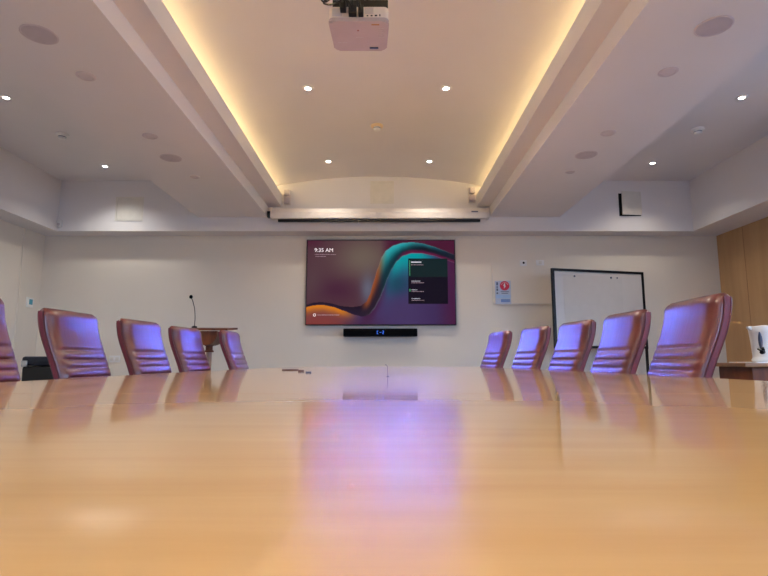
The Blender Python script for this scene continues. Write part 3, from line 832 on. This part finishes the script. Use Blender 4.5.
for i, y in enumerate((5.86, 4.2, 1.1)):
    ln = ['nearest the screen case', 'nearest the projector', 'above the camera'][i]
    downlight(-.638, y, vz(-.638), 'bright recessed vault downlight, left one of the pair ' + ln, 'downlights of the vault', (.45, .9, .9)[i])
    downlight(.521, y, vz(.521), 'bright recessed vault downlight, right one of the pair ' + ln, 'downlights of the vault', (.45, .9, .9)[i])

# cove light: an LED strip lying in the trough behind each lip
def cove(x, label):
    t = thing('cove_light', label, 'strip light', (x, (Y0 + FY) / 2, 2.838), 0, None)
    h = (FY - Y0) / 2 - .05
    box('channel', (-.02, .02, -h, h, -.102, .0), M['white_plastic'], t)
    box('led_strip', (-.012, .012, -h, h, .0001, .004), M['strip'], t)
    for k in range(2):
        L = bpy.data.lights.new('cove_glow', 'AREA'); L.shape = 'RECTANGLE'; L.size = .02; L.size_y = h; L.energy = 1750; L.color = (1.0, .84, .46)
        o = bpy.data.objects.new('cove_glow', L); COL.objects.link(o); o.parent = t; o.location = (0, (-.5 + k) * h, .012); o.rotation_euler = (PI, -.95 if x < 0 else .95, 0)
cove(-1.50, 'warm LED strip hidden in the trough of the left beam')
cove(1.385, 'warm LED strip hidden in the trough of the right beam')

# ------------------------------------------------------------------ projector
PX, PY, PZ = -.129, 2.62, ZC + 1.70
pj = thing('projector', 'white projector hanging upside down from the vault, seen from below', 'projector', (PX, PY, PZ))
def rrect(w0, w1, d0, d1, r, n=6):
    # near side (y=d0) width w0, far side (y=d1) width w1
    out = []
    for cx, cy, a0 in ((w0 - r, d0 + r, -90), (w1 - r, d1 - r, 0), (-w1 + r, d1 - r, 90), (-w0 + r, d0 + r, 180)):
        for i in range(n + 1):
            a = math.radians(a0 + 90 * i / n); out.append((cx + r * math.cos(a), cy + r * math.sin(a)))
    return out
bm = bmesh.new(); prism(bm, rrect(.155, .145, -.13, .13, .03), 'z', 0, .022); bmesh.ops.bevel(bm, geom=[e for e in bm.edges if abs(e.verts[0].co.z - e.verts[1].co.z) < 1e-6 and e.verts[0].co.z < .001], offset=.006, segments=2, affect='EDGES')
obj('lower_shell', bm, M['projector'], pj, smooth=40)
bm = bmesh.new(); prism(bm, rrect(.152, .145, -.124, .128, .025), 'z', .0221, .084); obj('body', bm, M['projector_rear'], pj, smooth=40)
bm = bmesh.new(); tube(bm, [(.075, .125, .055), (.075, .15, .055)], [.04, .036], 24); obj('lens', bm, M['black'], pj, smooth=True)
box('vent', (-.135, -.085, -.127, -.1241, .032, .074), M['plaster_cap'], pj)
bm = bmesh.new()
for i in range(6): bx(bm, .03, .075, -.1265, -.1245, .046 + i * .006, .049 + i * .006)
obj('speaker_grille', bm, M['grey_grille'], pj)
for x, w, h in ((.045, .008, .005), (.066, .010, .006), (.088, .012, .007), (.108, .006, .010)): box('port', (x - w / 2, x + w / 2, -.1265, -.1245, .032, .032 + h), M['black'], pj)
for x, w, z0 in ((-.078, .030, .048), (-.030, .040, .026), (.012, .026, .026)): box('plug', (x - w / 2, x + w / 2, -.165, -.1245, z0, z0 + .045), M['black'], pj, bev=.003)
bm = bmesh.new(); lathe(bm, [(.005, 0), (.005, -.0015)], (-.006, -.055, 0), 16); obj('indicator', bm, pmat('dim_red', (150, 90, 84), .5), pj)
bm = bmesh.new()
for i in range(5): bx(bm, .100, .130, -.075 + .018 * i, -.069 + .018 * i, -.0012, .0005)
obj('vent_slots', bm, M['grey_grille'], pj)
box('screw_cover', (.065, .105, -.108, -.100, -.0015, .0005), pmat('amber_label', (170, 120, 60), .5), pj)
box('foot', (.050, .098, .092, .106, -.004, .0005), M['sign_dark'], pj, bev=.001)
bm = bmesh.new()
for x0, x1 in ((-.120, -.100), (-.095, -.070)): bx(bm, x0, x1, .045, .055, -.001, .0005)
bx(bm, -.02, .02, .0, .006, -.001, .0005)
obj('marking', bm, M['grey_grille'], pj)
box('mount_plate', (-.135, .150, -.11, .10, .0841, .135), M['black'], pj, bev=.003)
box('mount_bracket', (-.125, .145, -.05, .05, .16, .175), M['black'], pj, bev=.003)
bm = bmesh.new()
for x in (-.11, .13):
    bx(bm, x - .006, x + .006, -.05, .05, .1351, .16)
obj('mount_arm', bm, M['black'], pj)
vt = vz(PX) - PZ
bm = bmesh.new(); tube(bm, [(0, 0, .175), (0, 0, vt - .02)], .022, 16); tube(bm, [(0, 0, vt - .02), (0, 0, vt)], .07, 24); obj('ceiling_pole', bm, M['black'], pj, smooth=40)
for i, pts in enumerate([
    [(-.030, -.165, .045), (-.06, -.20, .07), (-.13, -.19, .05), (-.175, -.16, .08), (-.15, -.13, .13), (-.05, -.10, .17), (-.01, -.03, .22)],
    [(.012, -.165, .045), (-.01, -.21, .09), (-.10, -.20, .10), (-.17, -.16, .12), (-.12, -.12, .17), (-.02, -.05, .21), (0, -.03, .26)],
    [(-.078, -.165, .08), (-.10, -.19, .09), (-.14, -.18, .11), (-.12, -.14, .15), (-.02, -.12, .15), (.05, -.08, .16), (.01, -.03, .24)],
    [(-.030, -.165, .05), (-.02, -.21, .10), (.04, -.20, .12), (.06, -.14, .12), (.02, -.11, .16), (-.01, -.03, .3)],
    [(-.02, -.165, .06), (-.09, -.22, .08), (-.16, -.19, .065), (-.185, -.16, .10), (-.16, -.12, .16), (-.06, -.08, .18), (0, -.03, .28)]]):
    bm = bmesh.new(); tube(bm, spline(pts, 7), .0045, 8); obj('cable', bm, M['black'], pj, smooth=True)

# ------------------------------------------------------------------ sky outside, camera
w = bpy.data.worlds.new('sky'); sc.world = w; w.use_nodes = True; nt = w.node_tree
bg = nt.nodes['Background']
tc = nt.nodes.new('ShaderNodeTexCoord'); sx = nt.nodes.new('ShaderNodeSeparateXYZ'); rp = nt.nodes.new('ShaderNodeValToRGB')
nt.links.new(tc.outputs['Generated'], sx.inputs[0])
mr = nt.nodes.new('ShaderNodeMapRange'); mr.inputs['From Min'].default_value = -1; nt.links.new(sx.outputs['Z'], mr.inputs['Value'])
nt.links.new(mr.outputs[0], rp.inputs['Fac'])
rp.color_ramp.elements[0].color = (.12, .17, .26, 1); rp.color_ramp.elements[0].position = .46
rp.color_ramp.elements[1].color = (.38, .60, 1.0, 1); rp.color_ramp.elements[1].position = .58
nt.links.new(rp.outputs['Color'], bg.inputs['Color']); bg.inputs['Strength'].default_value = 8.5

cam = bpy.data.cameras.new('camera'); cam.sensor_width = 36; cam.lens = 36 * 532 / 768; cam.clip_start = .01; cam.clip_end = 60
co_ = bpy.data.objects.new('camera', cam); COL.objects.link(co_)
co_.location = (0, 0, ZC); co_.rotation_euler = (PI / 2 + math.atan(72 / 532), 0, 0)
sc.camera = co_
vs = sc.view_settings
vs.view_transform = 'Standard'; vs.look = 'None'; vs.gamma = 1; vs.use_curve_mapping = False; vs.exposure = 0.5
sc.cycles.use_denoising = True
sc.cycles.max_bounces = 10; sc.cycles.diffuse_bounces = 6; sc.cycles.glossy_bounces = 4
sc.cycles.sample_clamp_indirect = 6
